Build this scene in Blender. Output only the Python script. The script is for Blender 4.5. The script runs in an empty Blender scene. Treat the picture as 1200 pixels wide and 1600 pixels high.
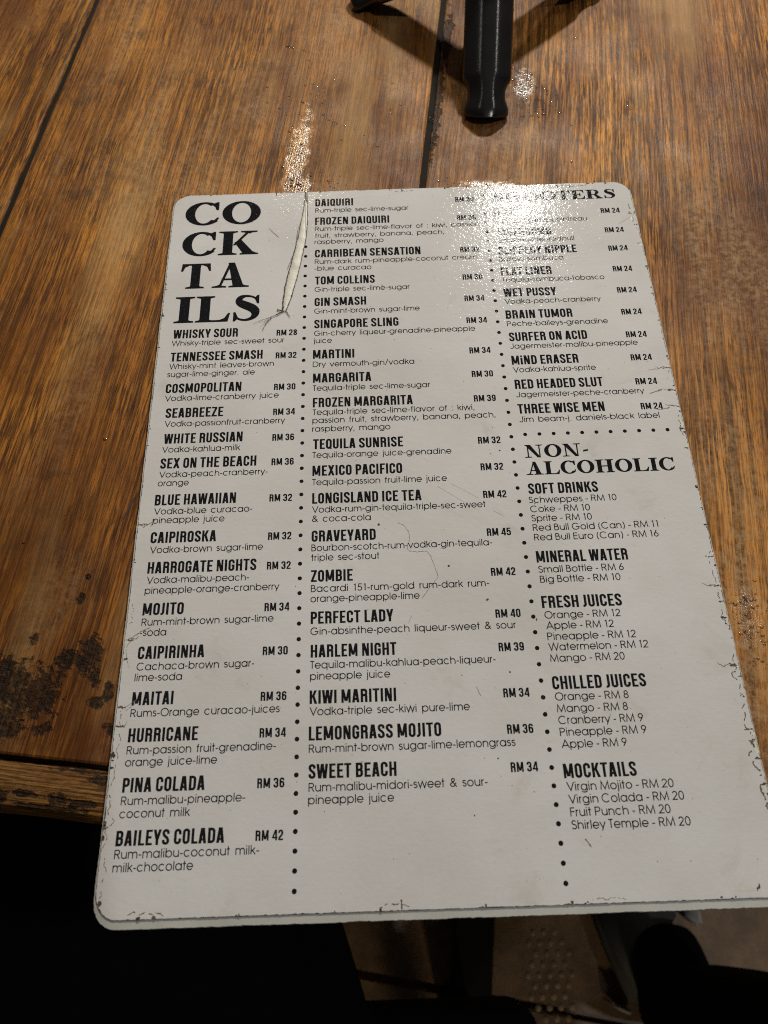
import bpy, bmesh, math, random
from mathutils import Vector, Matrix, noise as mnoise

# ================================================================ camera, world, lamps, exposure
scene = bpy.context.scene
COL = scene.collection

cam_data = bpy.data.cameras.new('camera')
cam = bpy.data.objects.new('camera', cam_data)
COL.objects.link(cam)
cam.matrix_world = Matrix(((0.99942779, 0.03372975, -0.00253034, 0.09071261),
                           (-0.03162314, 0.90521748, -0.42377033, 0.01076024),
                           (-0.01200316, 0.42360786, 0.90576614, 0.25908181),
                           (0, 0, 0, 1)))
cam_data.sensor_fit = 'HORIZONTAL'
cam_data.sensor_width = 36.0
cam_data.lens = 36.0
cam_data.clip_start = 0.01
cam_data.clip_end = 100
cam_data.dof.use_dof = True
cam_data.dof.focus_distance = 0.30
cam_data.dof.aperture_fstop = 20
scene.camera = cam

world = bpy.data.worlds.new('World')
scene.world = world
world.use_nodes = True
bg = world.node_tree.nodes['Background']
bg.inputs['Color'].default_value = (1.0, .93, .84, 1)
bg.inputs['Strength'].default_value = 0.045

def lamp(name, loc, power, radius, color):
    d = bpy.data.lights.new(name, 'POINT')
    d.energy = power; d.shadow_soft_size = radius; d.color = color
    o = bpy.data.objects.new(name, d); o.location = loc; COL.objects.link(o)
    return o
lamp('pendant_lamp', (0.350, 1.09, 0.752), 37, .045, (1.0, .97, .90))
lamp('pendant_lamp', (-0.12, 2.10, 1.30), 40, .055, (1.0, .70, .32))
lamp('side_lamp', (1.22, 0.60, 1.42), 8, .06, (1.0, .95, .87))
lamp('side_lamp', (-0.95, 0.75, 1.50), 2.5, .07, (1.0, .94, .84))
lamp('ceiling_lamp', (1.0, -.77, 2.1), 46, .045, (1.0, .98, .95))
lamp('added_floor_fill', (.35, -1.35, -.12), 11, .05, (1.0, .80, .52))  # added fill from low behind, only there to brighten the floor
scene.cycles.use_denoising = False
scene.cycles.use_adaptive_sampling = True
scene.cycles.adaptive_threshold = 0.015
scene.cycles.max_bounces = 6
scene.cycles.pixel_filter_type = 'BLACKMAN_HARRIS'
scene.cycles.filter_width = 1.05
scene.cycles.caustics_reflective = False
scene.cycles.caustics_refractive = False
scene.cycles.sample_clamp_indirect = 4

vs = scene.view_settings
vs.view_transform = 'Standard'
vs.look = 'None'
vs.exposure = 0
vs.gamma = 1
vs.use_curve_mapping = False

# ================================================================ helpers
def link(name, mesh, mat, parent=None):
    o = bpy.data.objects.new(name, mesh); COL.objects.link(o)
    if mat: mesh.materials.append(mat)
    if parent: o.parent = parent
    return o

def tag(o, label, cat, group=None, kind=None):
    if label: o['label'] = label
    if cat: o['category'] = cat
    if group: o['group'] = group
    if kind: o['kind'] = kind
    return o

def empty(name, loc=(0, 0, 0), rz=0):
    o = bpy.data.objects.new(name, None); o.location = loc; o.rotation_euler = (0, 0, rz); COL.objects.link(o)
    return o

def mesh_from(name, V, F, smooth=False):
    m = bpy.data.meshes.new(name); m.from_pydata(V, [], F); m.update()
    if smooth:
        for p in m.polygons: p.use_smooth = True
    return m

def box_mesh(name, x0, x1, y0, y1, z0, z1, bevel=0.0, seg=2, cuts=0, jitter=0, seed=0):
    bm = bmesh.new()
    bmesh.ops.create_cube(bm, size=1)
    for v in bm.verts:
        v.co = Vector(((x0 + x1) / 2 + v.co.x * (x1 - x0), (y0 + y1) / 2 + v.co.y * (y1 - y0), (z0 + z1) / 2 + v.co.z * (z1 - z0)))
    if bevel: bmesh.ops.bevel(bm, geom=bm.edges[:], offset=bevel, segments=seg, affect='EDGES', profile=.5)
    if cuts:
        es = [e for e in bm.edges if e.calc_length() > .03]
        bmesh.ops.subdivide_edges(bm, edges=es, cuts=cuts, use_grid_fill=True)
    if jitter:
        for v in bm.verts:
            v.co += jitter * mnoise.noise_vector(v.co * 38 + Vector((seed * 7.1, 0, 0)))
    m = bpy.data.meshes.new(name); bm.to_mesh(m); bm.free()
    for p in m.polygons: p.use_smooth = True
    m.set_sharp_from_angle(angle=math.radians(18))
    return m

class N:
    """tiny node-graph helper"""
    def __init__(s, name):
        s.mat = bpy.data.materials.new(name); s.mat.use_nodes = True
        s.t = s.mat.node_tree; s.b = s.t.nodes['Principled BSDF']; s.out = s.t.nodes['Material Output']
    def n(s, typ, **kw):
        x = s.t.nodes.new(typ)
        for k, v in kw.items():
            if k.startswith('i_'):
                x.inputs[k[2:].replace('_', ' ')].default_value = v
            else: setattr(x, k, v)
        return x
    def l(s, a, b): s.t.links.new(a, b)
    def coord(s, scale=(1, 1, 1), loc=(0, 0, 0), rot=(0, 0, 0)):
        tc = s.n('ShaderNodeTexCoord'); mp = s.n('ShaderNodeMapping')
        mp.inputs['Scale'].default_value = scale; mp.inputs['Location'].default_value = loc; mp.inputs['Rotation'].default_value = rot
        s.l(tc.outputs['Object'], mp.inputs['Vector']); return mp.outputs['Vector']
    def noise(s, vec, scale, detail=4, rough=.55, dist=0):
        x = s.n('ShaderNodeTexNoise'); x.inputs['Scale'].default_value = scale; x.inputs['Detail'].default_value = detail
        x.inputs['Roughness'].default_value = rough; x.inputs['Distortion'].default_value = dist
        s.l(vec, x.inputs['Vector']); return x.outputs['Fac']
    def ramp(s, fac, stops, interp='LINEAR'):
        x = s.n('ShaderNodeValToRGB'); e = x.color_ramp.elements; x.color_ramp.interpolation = interp
        while len(e) < len(stops): e.new(.5)
        for k, (p, c) in enumerate(stops):
            e[k].position = p; e[k].color = (c, c, c, 1) if isinstance(c, (int, float)) else (*c, 1)
        s.l(fac, x.inputs['Fac']); return x.outputs['Color']
    def mix(s, fac, a, b, mode='MIX'):
        x = s.n('ShaderNodeMix', data_type='RGBA', blend_type=mode)
        for sock, v in ((x.inputs[0], fac), (x.inputs[6], a), (x.inputs[7], b)):
            if isinstance(v, (int, float)): sock.default_value = v
            elif isinstance(v, tuple): sock.default_value = (*v, 1)
            else: s.l(v, sock)
        return x.outputs[2]
    def math(s, op, a, b=None, c=None):
        x = s.n('ShaderNodeMath', operation=op)
        for k, v in enumerate((a, b, c)):
            if v is None: continue
            if isinstance(v, (int, float)): x.inputs[k].default_value = v
            else: s.l(v, x.inputs[k])
        return x.outputs[0]
    def bump(s, h, strength, dist, prev=None):
        x = s.n('ShaderNodeBump'); x.inputs['Strength'].default_value = strength; x.inputs['Distance'].default_value = dist
        s.l(h, x.inputs['Height'])
        if prev: s.l(prev, x.inputs['Normal'])
        return x.outputs['Normal']
    def set(s, **kw):
        for k, v in kw.items():
            sock = s.b.inputs[k.replace('_', ' ')]
            if isinstance(v, (int, float)): sock.default_value = v
            elif isinstance(v, tuple): sock.default_value = (*v, 1)
            else: s.l(v, sock)

def spot_mask(g, vec_socket, spots, wob=.5):
    """1 inside irregular spots (x, y, r) of the object's own surface"""
    nz = g.n('ShaderNodeTexNoise'); nz.inputs['Scale'].default_value = 260; nz.inputs['Detail'].default_value = 5; nz.inputs['Roughness'].default_value = .65
    g.l(vec_socket, nz.inputs['Vector'])
    sep = g.n('ShaderNodeSeparateXYZ'); g.l(vec_socket, sep.inputs[0])
    tot = None
    for (x, y, rx, ry) in spots:
        dx = g.math('DIVIDE', g.math('SUBTRACT', sep.outputs[0], x), rx)
        dy = g.math('DIVIDE', g.math('SUBTRACT', sep.outputs[1], y), ry)
        d = g.math('SQRT', g.math('ADD', g.math('MULTIPLY', dx, dx), g.math('MULTIPLY', dy, dy)))
        v = g.math('SUBTRACT', 1.0, d)
        tot = v if tot is None else g.math('MAXIMUM', tot, v)
    s = g.math('ADD', tot, g.math('MULTIPLY', g.math('SUBTRACT', nz.outputs['Fac'], .5), wob * 4))
    return g.ramp(g.math('ADD', s, .0), [(-.03, 0.0), (.32, 1.0)])

# ================================================================ materials
def wood(name, seed, base=((.215, .098, .028), (.33, .165, .052)), dark=(.030, .010, .003), along='Y', spots=None, wear=.5, gloss=1.0, wet=None):
    g = N(name)
    A = (lambda a, b: (a, b, 60)) if along == 'Y' else (lambda a, b: (b, a, 60))
    off = (seed * 3.37, seed * 1.91, seed * .7)
    v1 = g.coord(scale=(1, 1, 1), loc=off)
    # gentle waviness of the grain
    warp = g.n('ShaderNodeTexNoise'); warp.inputs['Scale'].default_value = 4.5; warp.inputs['Detail'].default_value = 1.5
    g.l(v1, warp.inputs['Vector'])
    sub = g.n('ShaderNodeVectorMath', operation='SUBTRACT'); g.l(warp.outputs['Color'], sub.inputs[0]); sub.inputs[1].default_value = (.5, .5, .5)
    sc = g.n('ShaderNodeVectorMath', operation='SCALE'); g.l(sub.outputs[0], sc.inputs[0]); sc.inputs['Scale'].default_value = .0085
    add = g.n('ShaderNodeVectorMath', operation='ADD'); g.l(v1, add.inputs[0]); g.l(sc.outputs[0], add.inputs[1])
    def st(a, b):
        m = g.n('ShaderNodeMapping'); m.inputs['Scale'].default_value = A(a, b); g.l(add.outputs[0], m.inputs['Vector']); return m.outputs[0]
    dens = g.noise(v1, 24, 4, .6, .4)
    patch = g.noise(st(14, 6), 1, 6, .66)
    pale = g.noise(st(19, 3.2), 1, 5, .6)
    bands = g.noise(st(46, 2.2), 1, 5, .6)
    streak = g.noise(st(560, 8), 1, 4, .6)
    pores = g.noise(st(1500, 62), 1, 2.5, .58)
    pores2 = g.noise(st(2400, 190), 1, 2, .6)
    blot = g.noise(v1, 13, 5, .6, .5)
    fine = g.noise(v1, 520, 3, .7)
    col = g.mix(g.ramp(bands, [(.32, 0.0), (.68, 1.0)]), base[0], base[1])
    col = g.mix(g.ramp(blot, [(.36, 0.0), (.66, .55)]), col, (.24, .088, .014))
    col = g.mix(g.ramp(streak, [(.40, .70), (.55, 0.0)]), col, dark)
    pm = g.math('MULTIPLY', g.ramp(pores, [(.44, 1.0), (.52, 0.0)]), g.ramp(dens, [(.36, .28), (.62, .95)]))
    col = g.mix(pm, col, dark)
    col = g.mix(g.ramp(pores2, [(.36, .5), (.5, 0.0)]), col, dark)
    col = g.mix(g.ramp(patch, [(.37, .88), (.47, .48), (.58, 0.0)]), col, (.098, .030, .008))
    col = g.mix(g.ramp(pale, [(.56, 0.0), (.72, .55)]), col, (.50, .30, .115))
    # varnish worn to a pale, greyish, scuffed bloom
    w1 = g.noise(st(26, 6), 1, 6, .62)
    w2 = g.noise(v1, 330, 4, .75)
    wm = g.math('MULTIPLY', g.ramp(w1, [(.49, 0.0), (.66, 1.0)]), g.ramp(w2, [(.40, .1), (.62, 1.0)]))
    col = g.mix(g.math('MULTIPLY', wm, wear), col, (.44, .275, .135))
    # grime
    gr = g.noise(v1, 34, 6, .68, .3)
    col = g.mix(g.ramp(gr, [(.58, 0.0), (.74, .72)]), col, (.03, .017, .010))
    h = g.math('ADD', g.math('MULTIPLY', pores, .7), g.math('MULTIPLY', streak, .35))
    rough = g.ramp(g.noise(v1, 24, 5, .65), [(.35, .42), (.68, .68)])
    nrm = g.bump(h, .55 * gloss, .0008)
    nrm = g.bump(fine, .30, .0004, nrm)
    if spots:
        tc = g.n('ShaderNodeTexCoord')
        sm0 = spot_mask(g, tc.outputs['Object'], spots, .75)
        crust = g.noise(tc.outputs['Object'], 480, 4, .65)
        sm = g.math('MULTIPLY', sm0, g.ramp(streak, [(.34, 1.0), (.66, .84)]))
        col = g.mix(g.math('MULTIPLY', sm, g.ramp(crust, [(.42, 1.0), (.62, .78)])), col, (.010, .006, .004))
        nrm = g.bump(g.math('MULTIPLY', sm, g.math('SUBTRACT', crust, 1.1)), .6, .0014, nrm)
    spec = .20
    if wet:
        tc2 = g.n('ShaderNodeTexCoord')
        wm_ = spot_mask(g, tc2.outputs['Object'], wet, .5)
        rough = g.mix(wm_, rough, (.20, .20, .20))
        spec = g.math('ADD', .20, g.math('MULTIPLY', wm_, .35))
        nrm = g.bump(g.math('MULTIPLY', wm_, g.noise(tc2.outputs['Object'], 900, 2, .5)), .28, .0004, nrm)
    g.set(Base_Color=col, Roughness=rough, Normal=nrm, Specular_IOR_Level=spec)
    return g.mat

def laminate(name, color, ink=False):
    """sheet under a scuffed, faintly dimpled clear film; ink printed below the same film"""
    g = N(name)
    v = g.coord()
    if ink:
        k = g.noise(v, 900, 3, .6)
        col = g.mix(g.ramp(k, [(.58, 0.0), (.72, .35)]), color, (.10, .095, .09))
    else:
        tone = g.noise(v, 16, 5, .6)
        col = g.mix(g.ramp(tone, [(.35, 0.0), (.7, 1.0)]), color, tuple(c * .86 * f for c, f in zip(color, (1, .99, .965))))
        sp = g.noise(v, 620, 2, .5)
        sp2 = g.noise(v, 60, 3, .6)
        col = g.mix(g.math('MULTIPLY', g.ramp(sp, [(.735, 0.0), (.77, .8)]), g.ramp(sp2, [(.45, 0.0), (.6, 1.0)])), col, (.12, .085, .05))
        st = g.noise(v, 42, 6, .7, .6)
        col = g.mix(g.ramp(st, [(.58, 0.0), (.78, .40)]), col, (.36, .32, .26))
    dim = g.noise(v, 520, 3, .6)
    big = g.noise(v, 95, 3, .5)
    sm = g.n('ShaderNodeMapping'); sm.inputs['Scale'].default_value = (60, 1600, 1); sm.inputs['Rotation'].default_value = (0, 0, .6); g.l(v, sm.inputs['Vector'])
    scr = g.noise(sm.outputs[0], 1, 3, .6)
    nrm = g.bump(big, .13, .0006)
    nrm = g.bump(dim, .38, .00026, nrm)
    nrm = g.bump(scr, .10, .0002, nrm)
    rough = g.ramp(g.noise(v, 210, 4, .7), [(.36, .05), (.66, .11)])
    g.set(Base_Color=col, Roughness=rough, Normal=nrm, Specular_IOR_Level=.036)
    return g.mat

def plain(name, color, rough=.5, metallic=0.0, bump=0.0, scale=300, vary=.25, spec=.5):
    g = N(name); v = g.coord()
    k = g.noise(v, scale * .12, 4, .6)
    col = g.mix(g.ramp(k, [(.3, 0.0), (.7, 1.0)]), tuple(c * (1 - vary) for c in color), tuple(min(1, c * (1 + vary)) for c in color))
    g.set(Base_Color=col, Roughness=rough, Metallic=metallic, Specular_IOR_Level=spec)
    if bump: g.set(Normal=g.bump(g.noise(v, scale, 4, .6), bump, .0006))
    return g.mat
# ---------------------------------------------------------------- lettering drawn as strokes and polygons
def arc(cx, cy, rx, ry, a0, a1, n=None):
    n = n or max(4, int(abs(a1 - a0) / 14))
    return [(cx + rx * math.cos(math.radians(a0 + (a1 - a0) * i / n)),
             cy + ry * math.sin(math.radians(a0 + (a1 - a0) * i / n))) for i in range(n + 1)]

def stroke_quads(path, width):
    """mitred ribbon along a polyline; width is one number or one per point"""
    pts = [path[0]]
    ws = [width if not isinstance(width, (list, tuple)) else width[0]]
    for i in range(1, len(path)):
        if math.hypot(path[i][0] - pts[-1][0], path[i][1] - pts[-1][1]) > 1e-6:
            pts.append(path[i]); ws.append(width if not isinstance(width, (list, tuple)) else width[i])
    closed = math.hypot(pts[0][0] - pts[-1][0], pts[0][1] - pts[-1][1]) < 1e-3 and len(pts) > 3
    n = len(pts); L = []; Rr = []
    for i in range(n):
        if closed and i in (0, n - 1):
            a, b, c = pts[n - 2], pts[0], pts[1]
        else:
            a = pts[i - 1] if i > 0 else None; b = pts[i]; c = pts[i + 1] if i < n - 1 else None
        def nrm(p, q):
            dx, dy = q[0] - p[0], q[1] - p[1]; l = math.hypot(dx, dy) or 1; return (-dy / l, dx / l)
        if a is None: m = nrm(b, c); k = 1
        elif c is None: m = nrm(a, b); k = 1
        else:
            n1, n2 = nrm(a, b), nrm(b, c); mx, my = n1[0] + n2[0], n1[1] + n2[1]; l = math.hypot(mx, my) or 1
            m = (mx / l, my / l); k = min(3.0, 1 / max(.33, m[0] * n1[0] + m[1] * n1[1]))
        h = ws[i] / 2 * k
        L.append((b[0] + m[0] * h, b[1] + m[1] * h)); Rr.append((b[0] - m[0] * h, b[1] - m[1] * h))
    return [[Rr[i], Rr[i + 1], L[i + 1], L[i]] for i in range(n - 1)]

def par(x0, y0, x1, y1, w):           # slanted bar cut level at both ends
    return [[(x0 - w / 2, y0), (x0 + w / 2, y0), (x1 + w / 2, y1), (x1 - w / 2, y1)]]

def box(x0, y0, x1, y1): return [[(x0, y0), (x1, y0), (x1, y1), (x0, y1)]]

def ring(cx, cy, rx, ry, ix, iy, a0=0, a1=360, n=40):
    o = arc(cx, cy, rx, ry, a0, a1, n); i = arc(cx, cy, ix, iy, a0, a1, n)
    return [[i[k], o[k], o[k + 1], i[k + 1]] for k in range(n)]

# ---- thin geometric round-hand for the ingredients; cap 740, x-height 547
def thin_font():
    s = 93
    G = {}
    def g(ch, adv, *paths): G[ch] = (adv, [q for p in paths for q in [stroke_quads(p, s)]])
    X = 547; m = 273; r = 250
    g('a', 683, arc(327, m, r, r, 0, 360, 30), [(588, X), (588, 0)])
    g('b', 682, [(93, 740), (93, 0)], arc(353, m, r, r, 0, 360, 30))
    g('c', 640, arc(325, m, r, r, 42, 318, 24))
    g('d', 685, arc(330, m, r, r, 0, 360, 30), [(592, 740), (592, 0)])
    g('e', 645, [(75, 262), (572, 262)] + arc(325, m, r, r, 4, 322, 28))
    g('f', 314, [(135, 0), (135, 560)] + arc(265, 580, 130, 128, 180, 95, 7), [(25, 510), (265, 510)])
    g('g', 674, arc(325, m, r, r, 0, 360, 30), [(586, X), (586, 20)] + arc(336, 10, 250, 165, 0, -150, 14))
    g('h', 610, [(93, 740), (93, 0)], [(517, 0), (517, 300)] + arc(305, 310, 212, 200, 0, 172, 14))
    g('i', 200, [(100, X), (100, 0)], [(100, 742), (100, 655)])
    g('j', 210, [(105, X), (105, -90)] + arc(0, -90, 105, 75, 0, -80, 6), [(105, 742), (105, 655)])
    g('k', 502, [(93, 740), (93, 0)], [(440, X), (120, 250)], [(215, 340), (460, 0)])
    g('l', 200, [(100, 740), (100, 0)])
    g('m', 938, [(93, X), (93, 0)], [(469, 0), (469, 320)] + arc(281, 330, 188, 182, 0, 172, 12),
      [(845, 0), (845, 320)] + arc(657, 330, 188, 182, 0, 172, 12))
    g('n', 610, [(93, X), (93, 0)], [(517, 0), (517, 300)] + arc(305, 310, 212, 200, 0, 172, 14))
    g('o', 650, arc(325, m, r, r, 0, 360, 30))
    g('p', 682, [(93, X), (93, -185)], arc(353, m, r, r, 0, 360, 30))
    g('q', 682, [(590, X), (590, -185)], arc(328, m, r, r, 0, 360, 30))
    g('r', 320, [(93, X), (93, 0)], arc(275, 330, 180, 182, 175, 88, 8))
    g('s', 420, arc(205, 403, 130, 108, 28, 270, 14) + arc(205, 165, 145, 130, 90, -155, 16)[1:])
    g('t', 320, [(150, 740), (150, 0)], [(20, 510), (290, 510)])
    g('u', 608, [(93, X), (93, 245)] + arc(304, 237, 211, 202, 180, 352, 14), [(517, X), (517, 0)])
    g('v', 554, [(42, X), (277, 20), (512, X)])
    g('w', 831, [(40, X), (222, 20), (415, X), (608, 20), (790, X)])
    g('x', 480, [(40, X), (440, 0)], [(440, X), (40, 0)])
    g('y', 536, [(40, X), (275, 20)], [(500, X), (185, -185)])
    g('z', 440, [(40, 512), (390, 512), (40, 35), (400, 35)])
    g('A', 740, [(35, 0), (370, 715), (705, 0)], [(150, 220), (590, 220)])
    g('B', 574, [(95, 740), (95, 0)], [(95, 704), (270, 704)] + arc(270, 555, 160, 149, 90, -90, 10) + [(95, 406)],
      [(300, 406)] + arc(310, 221, 190, 185, 90, -90, 10) + [(95, 36)])
    g('C', 813, arc(405, 370, 348, 348, 42, 318, 26))
    g('D', 744, [(95, 740), (95, 0)], [(95, 704), (320, 704)] + arc(330, 370, 345, 334, 90, -90, 18) + [(95, 36)])
    g('E', 536, [(95, 740), (95, 0)], [(95, 704), (470, 704)], [(95, 385), (455, 385)], [(95, 36), (480, 36)])
    g('F', 485, [(95, 740), (95, 0)], [(95, 704), (450, 704)], [(95, 395), (430, 395)])
    g('G', 872, arc(420, 370, 350, 348, 45, 350, 28) + [(770, 345), (450, 345)])
    g('J', 482, [(380, 740), (380, 210)] + arc(205, 210, 175, 178, 0, -165, 12))
    g('K', 600, [(95, 740), (95, 0)], [(520, 740), (110, 370)], [(205, 455), (560, 0)])
    g('M', 900, [(90, 0), (165, 690), (450, 60), (735, 690), (810, 0)])
    g('O', 830, arc(415, 370, 350, 348, 0, 360, 36))
    g('P', 592, [(95, 740), (95, 0)], [(95, 704), (310, 704)] + arc(320, 530, 190, 174, 90, -90, 12) + [(95, 356)])
    g('R', 607, [(95, 740), (95, 0)], [(95, 704), (310, 704)] + arc(320, 535, 185, 169, 90, -90, 12) + [(95, 366)], [(320, 360), (530, 0)])
    g('S', 520, arc(262, 545, 165, 160, 25, 270, 16) + arc(262, 210, 190, 175, 90, -160, 18)[1:])
    g('T', 440, [(220, 740), (220, 0)], [(20, 704), (420, 704)])
    g('V', 690, [(35, 740), (345, 20), (655, 740)])
    g('W', 1000, [(35, 740), (265, 20), (500, 720), (735, 20), (965, 740)])
    g('1', 430, [(130, 640), (255, 700), (255, 0)])
    g('2', 554, arc(275, 520, 185, 187, 170, -30, 14) + [(70, 36), (490, 36)])
    g('5', 554, [(460, 704), (185, 704), (135, 395)] + arc(265, 230, 210, 195, 120, -155, 18))
    g('6', 554, [(365, 740), (105, 330)], arc(277, 225, 195, 190, 0, 360, 24))
    g('8', 554, arc(277, 545, 150, 158, 0, 360, 22), arc(277, 212, 192, 178, 0, 360, 24))
    g('9', 554, [(190, 0), (455, 410)], arc(277, 512, 195, 192, 0, 360, 24))
    g('0', 554, arc(277, 370, 205, 345, 0, 360, 30))
    g('-', 340, [(45, 262), (295, 262)])
    g(' ', 420)
    g('.', 250, [(125, 0), (125, 90)])
    g(',', 250, [(140, 90), (95, -110)])
    g(':', 250, [(125, 0), (125, 90)], [(125, 440), (125, 530)])
    g('/', 437, [(60, -60), (377, 770)])
    g('&', 720, [(640, 0), (215, 520)] + arc(330, 590, 140, 118, 205, -40, 14) + [(180, 330)] + arc(280, 195, 190, 160, 130, 320, 14) + [(600, 350)])
    g('(', 369, arc(420, 300, 300, 490, 125, 235, 12))
    g(')', 369, arc(-50, 300, 300, 490, 55, -55, 12))
    return G, 740.0

# ---- narrow bold capitals for the names and prices; cap 700
def bold_font():
    s = 122; h = s / 2
    G = {}
    def S(p): return stroke_quads(p, s)
    def g(ch, adv, *polys): G[ch] = (adv, list(polys))
    Lx = 41 + h
    x1 = 362 - h
    rr = x1 - (32 + h)
    def bowl(l, r, b, t, rad):
        return [(l, t - h)] + arc(r - rad, t - h - rad, rad, rad, 90, 0, 6) + arc(r - rad, b + h + rad, rad, rad, 0, -90, 6) + [(l, b + h)]
    g('A', 404, par(88, 0, 180, 700, 132), par(316, 0, 224, 700, 132), box(110, 125, 294, 232))
    g('B', 404, box(41, 0, 41 + s, 700), S(bowl(Lx, 305, 352 - h, 700, 88)), S(bowl(Lx, 314, 0, 352 + h, 92)))
    g('C', 388, S([(x1, 440), (x1, 590)] [:1] + arc(197, 534, 104, 107, 0, 180, 10) + arc(197, 166, 104, 107, 180, 360, 10) + [(x1, 262)]))
    g('D', 402, box(41, 0, 41 + s, 700), S(bowl(Lx, 312, 0, 700, 110)))
    g('E', 362, box(41, 0, 41 + s, 700), box(41 + s, 0, 336, 104), box(41 + s, 596, 336, 700), box(41 + s, 302, 300, 406))
    g('F', 344, box(41, 0, 41 + s, 700), box(41 + s, 596, 328, 700), box(41 + s, 290, 296, 394))
    g('G', 394, S([(x1, 455)] + arc(197, 534, 104, 107, 0, 180, 10) + arc(197, 166, 104, 107, 180, 360, 10) + [(x1, 320), (200, 320)]))
    g('H', 420, box(41, 0, 41 + s, 700), box(379 - s, 0, 379, 700), box(41 + s, 300, 379 - s, 404))
    g('I', 204, box(41, 0, 41 + s, 700))
    g('i', 204, box(41, 0, 41 + s, 520), box(41, 585, 41 + s, 700))
    g('J', 250, S([(148, 700), (148, 160)] + arc(58, 160, 90, 107, 0, -90, 8) + [(20, 53)]))
    g('K', 424, box(41, 0, 41 + s, 700), par(185, 330, 330, 700, 130), par(348, 0, 215, 420, 132))
    g('L', 338, box(41, 0, 41 + s, 700), box(41 + s, 0, 326, 104))
    g('M', 536, box(41, 0, 41 + 112, 700), box(383, 0, 495, 700), par(250, 90, 120, 700, 118), par(286, 90, 416, 700, 118))
    g('N', 430, box(41, 0, 41 + 108, 700), box(281, 0, 389, 700), par(318, 0, 112, 700, 140))
    g('O', 394, S(arc(197, 534, 104, 107, 0, 180, 10) + arc(197, 166, 104, 107, 180, 360, 10) + [(301, 534)]))
    g('P', 380, box(41, 0, 41 + s, 700), S(bowl(Lx, 305, 270, 700, 100)))
    g('Q', 394, S(arc(197, 534, 104, 107, 0, 180, 10) + arc(197, 166, 104, 107, 180, 360, 10) + [(301, 534)]), par(335, -15, 235, 170, 95))
    g('R', 408, box(41, 0, 41 + s, 700), S(bowl(Lx, 308, 305, 700, 96)), S([(225, 360)] + arc(230, 290, 80, 70, 90, 0, 5) + [(310, 0)]))
    g('S', 382, S([(296, 480)] + arc(192, 552, 104, 90, 0, 180, 10) + [(88, 500), (120, 420), (262, 290), (296, 210)] + arc(192, 150, 104, 92, 0, -180, 10) + [(88, 222)]))
    g('T', 360, box(15, 596, 345, 700), box(119, 0, 119 + s, 596))
    g('U', 396, S([(93, 700), (93, 160)] + arc(197, 160, 104, 104, 180, 360, 12) + [(301, 700)]))
    g('V', 392, par(168, 0, 78, 700, 130), par(224, 0, 314, 700, 130))
    g('W', 566, par(150, 0, 76, 700, 124), par(190, 0, 268, 700, 112), par(376, 0, 298, 700, 112), par(416, 0, 490, 700, 124))
    g('X', 410, par(80, 0, 320, 700, 132), par(330, 0, 90, 700, 132))
    g('Y', 390, par(180, 270, 76, 700, 128), par(210, 270, 314, 700, 128), box(195 - h, 0, 195 + h, 320))
    g('Z', 366, box(25, 596, 340, 700), box(25, 0, 340, 104), par(95, 90, 275, 610, 125))
    g('0', 400, S(arc(200, 534, 104, 107, 0, 180, 10) + arc(200, 166, 104, 107, 180, 360, 10) + [(304, 534)]))
    g('2', 386, S([(90, 470)] + arc(192, 545, 102, 96, 180, 0, 10) + [(294, 470), (250, 340), (120, 180), (90, 60)]), box(30, 0, 348, 104))
    g('3', 392, S([(90, 490)] + arc(192, 545, 102, 96, 180, 0, 10) + arc(204, 450, 90, 90, 0, -90, 6)),
      S([(150, 360)] + arc(200, 270, 98, 90, 90, 0, 6) + arc(196, 158, 102, 98, 0, -180, 10) + [(94, 225)]))
    g('4', 402, box(236, 0, 236 + 116, 700), box(20, 130, 385, 234), par(82, 180, 262, 700, 112))
    g('5', 392, box(50, 596, 345, 700), box(50, 300, 160, 700), S([(105, 370)] + arc(196, 340, 106, 90, 150, 0, 8) + arc(196, 158, 106, 98, 0, -180, 10) + [(90, 215)]))
    g('6', 394, S([(301, 500)] + arc(197, 534, 104, 107, 0, 180, 10) + arc(197, 166, 104, 107, 180, 360, 10) + arc(197, 310, 104, 92, 0, 150, 8)))
    g('8', 394, S(arc(197, 525, 100, 112, 0, 360, 20)), S(arc(197, 190, 106, 132, 0, 360, 20)))
    g('9', 394, S([(93, 200)] + arc(197, 166, 104, 107, 180, 360, 10) + arc(197, 534, 104, 107, 0, 180, 10) + arc(197, 390, 104, 92, 180, 330, 8)))
    g('1', 300, box(120, 0, 120 + s, 700), par(90, 540, 170, 700, 120))
    g('-', 220, box(30, 290, 190, 394))
    g(' ', 150)
    return G, 700.0

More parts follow.
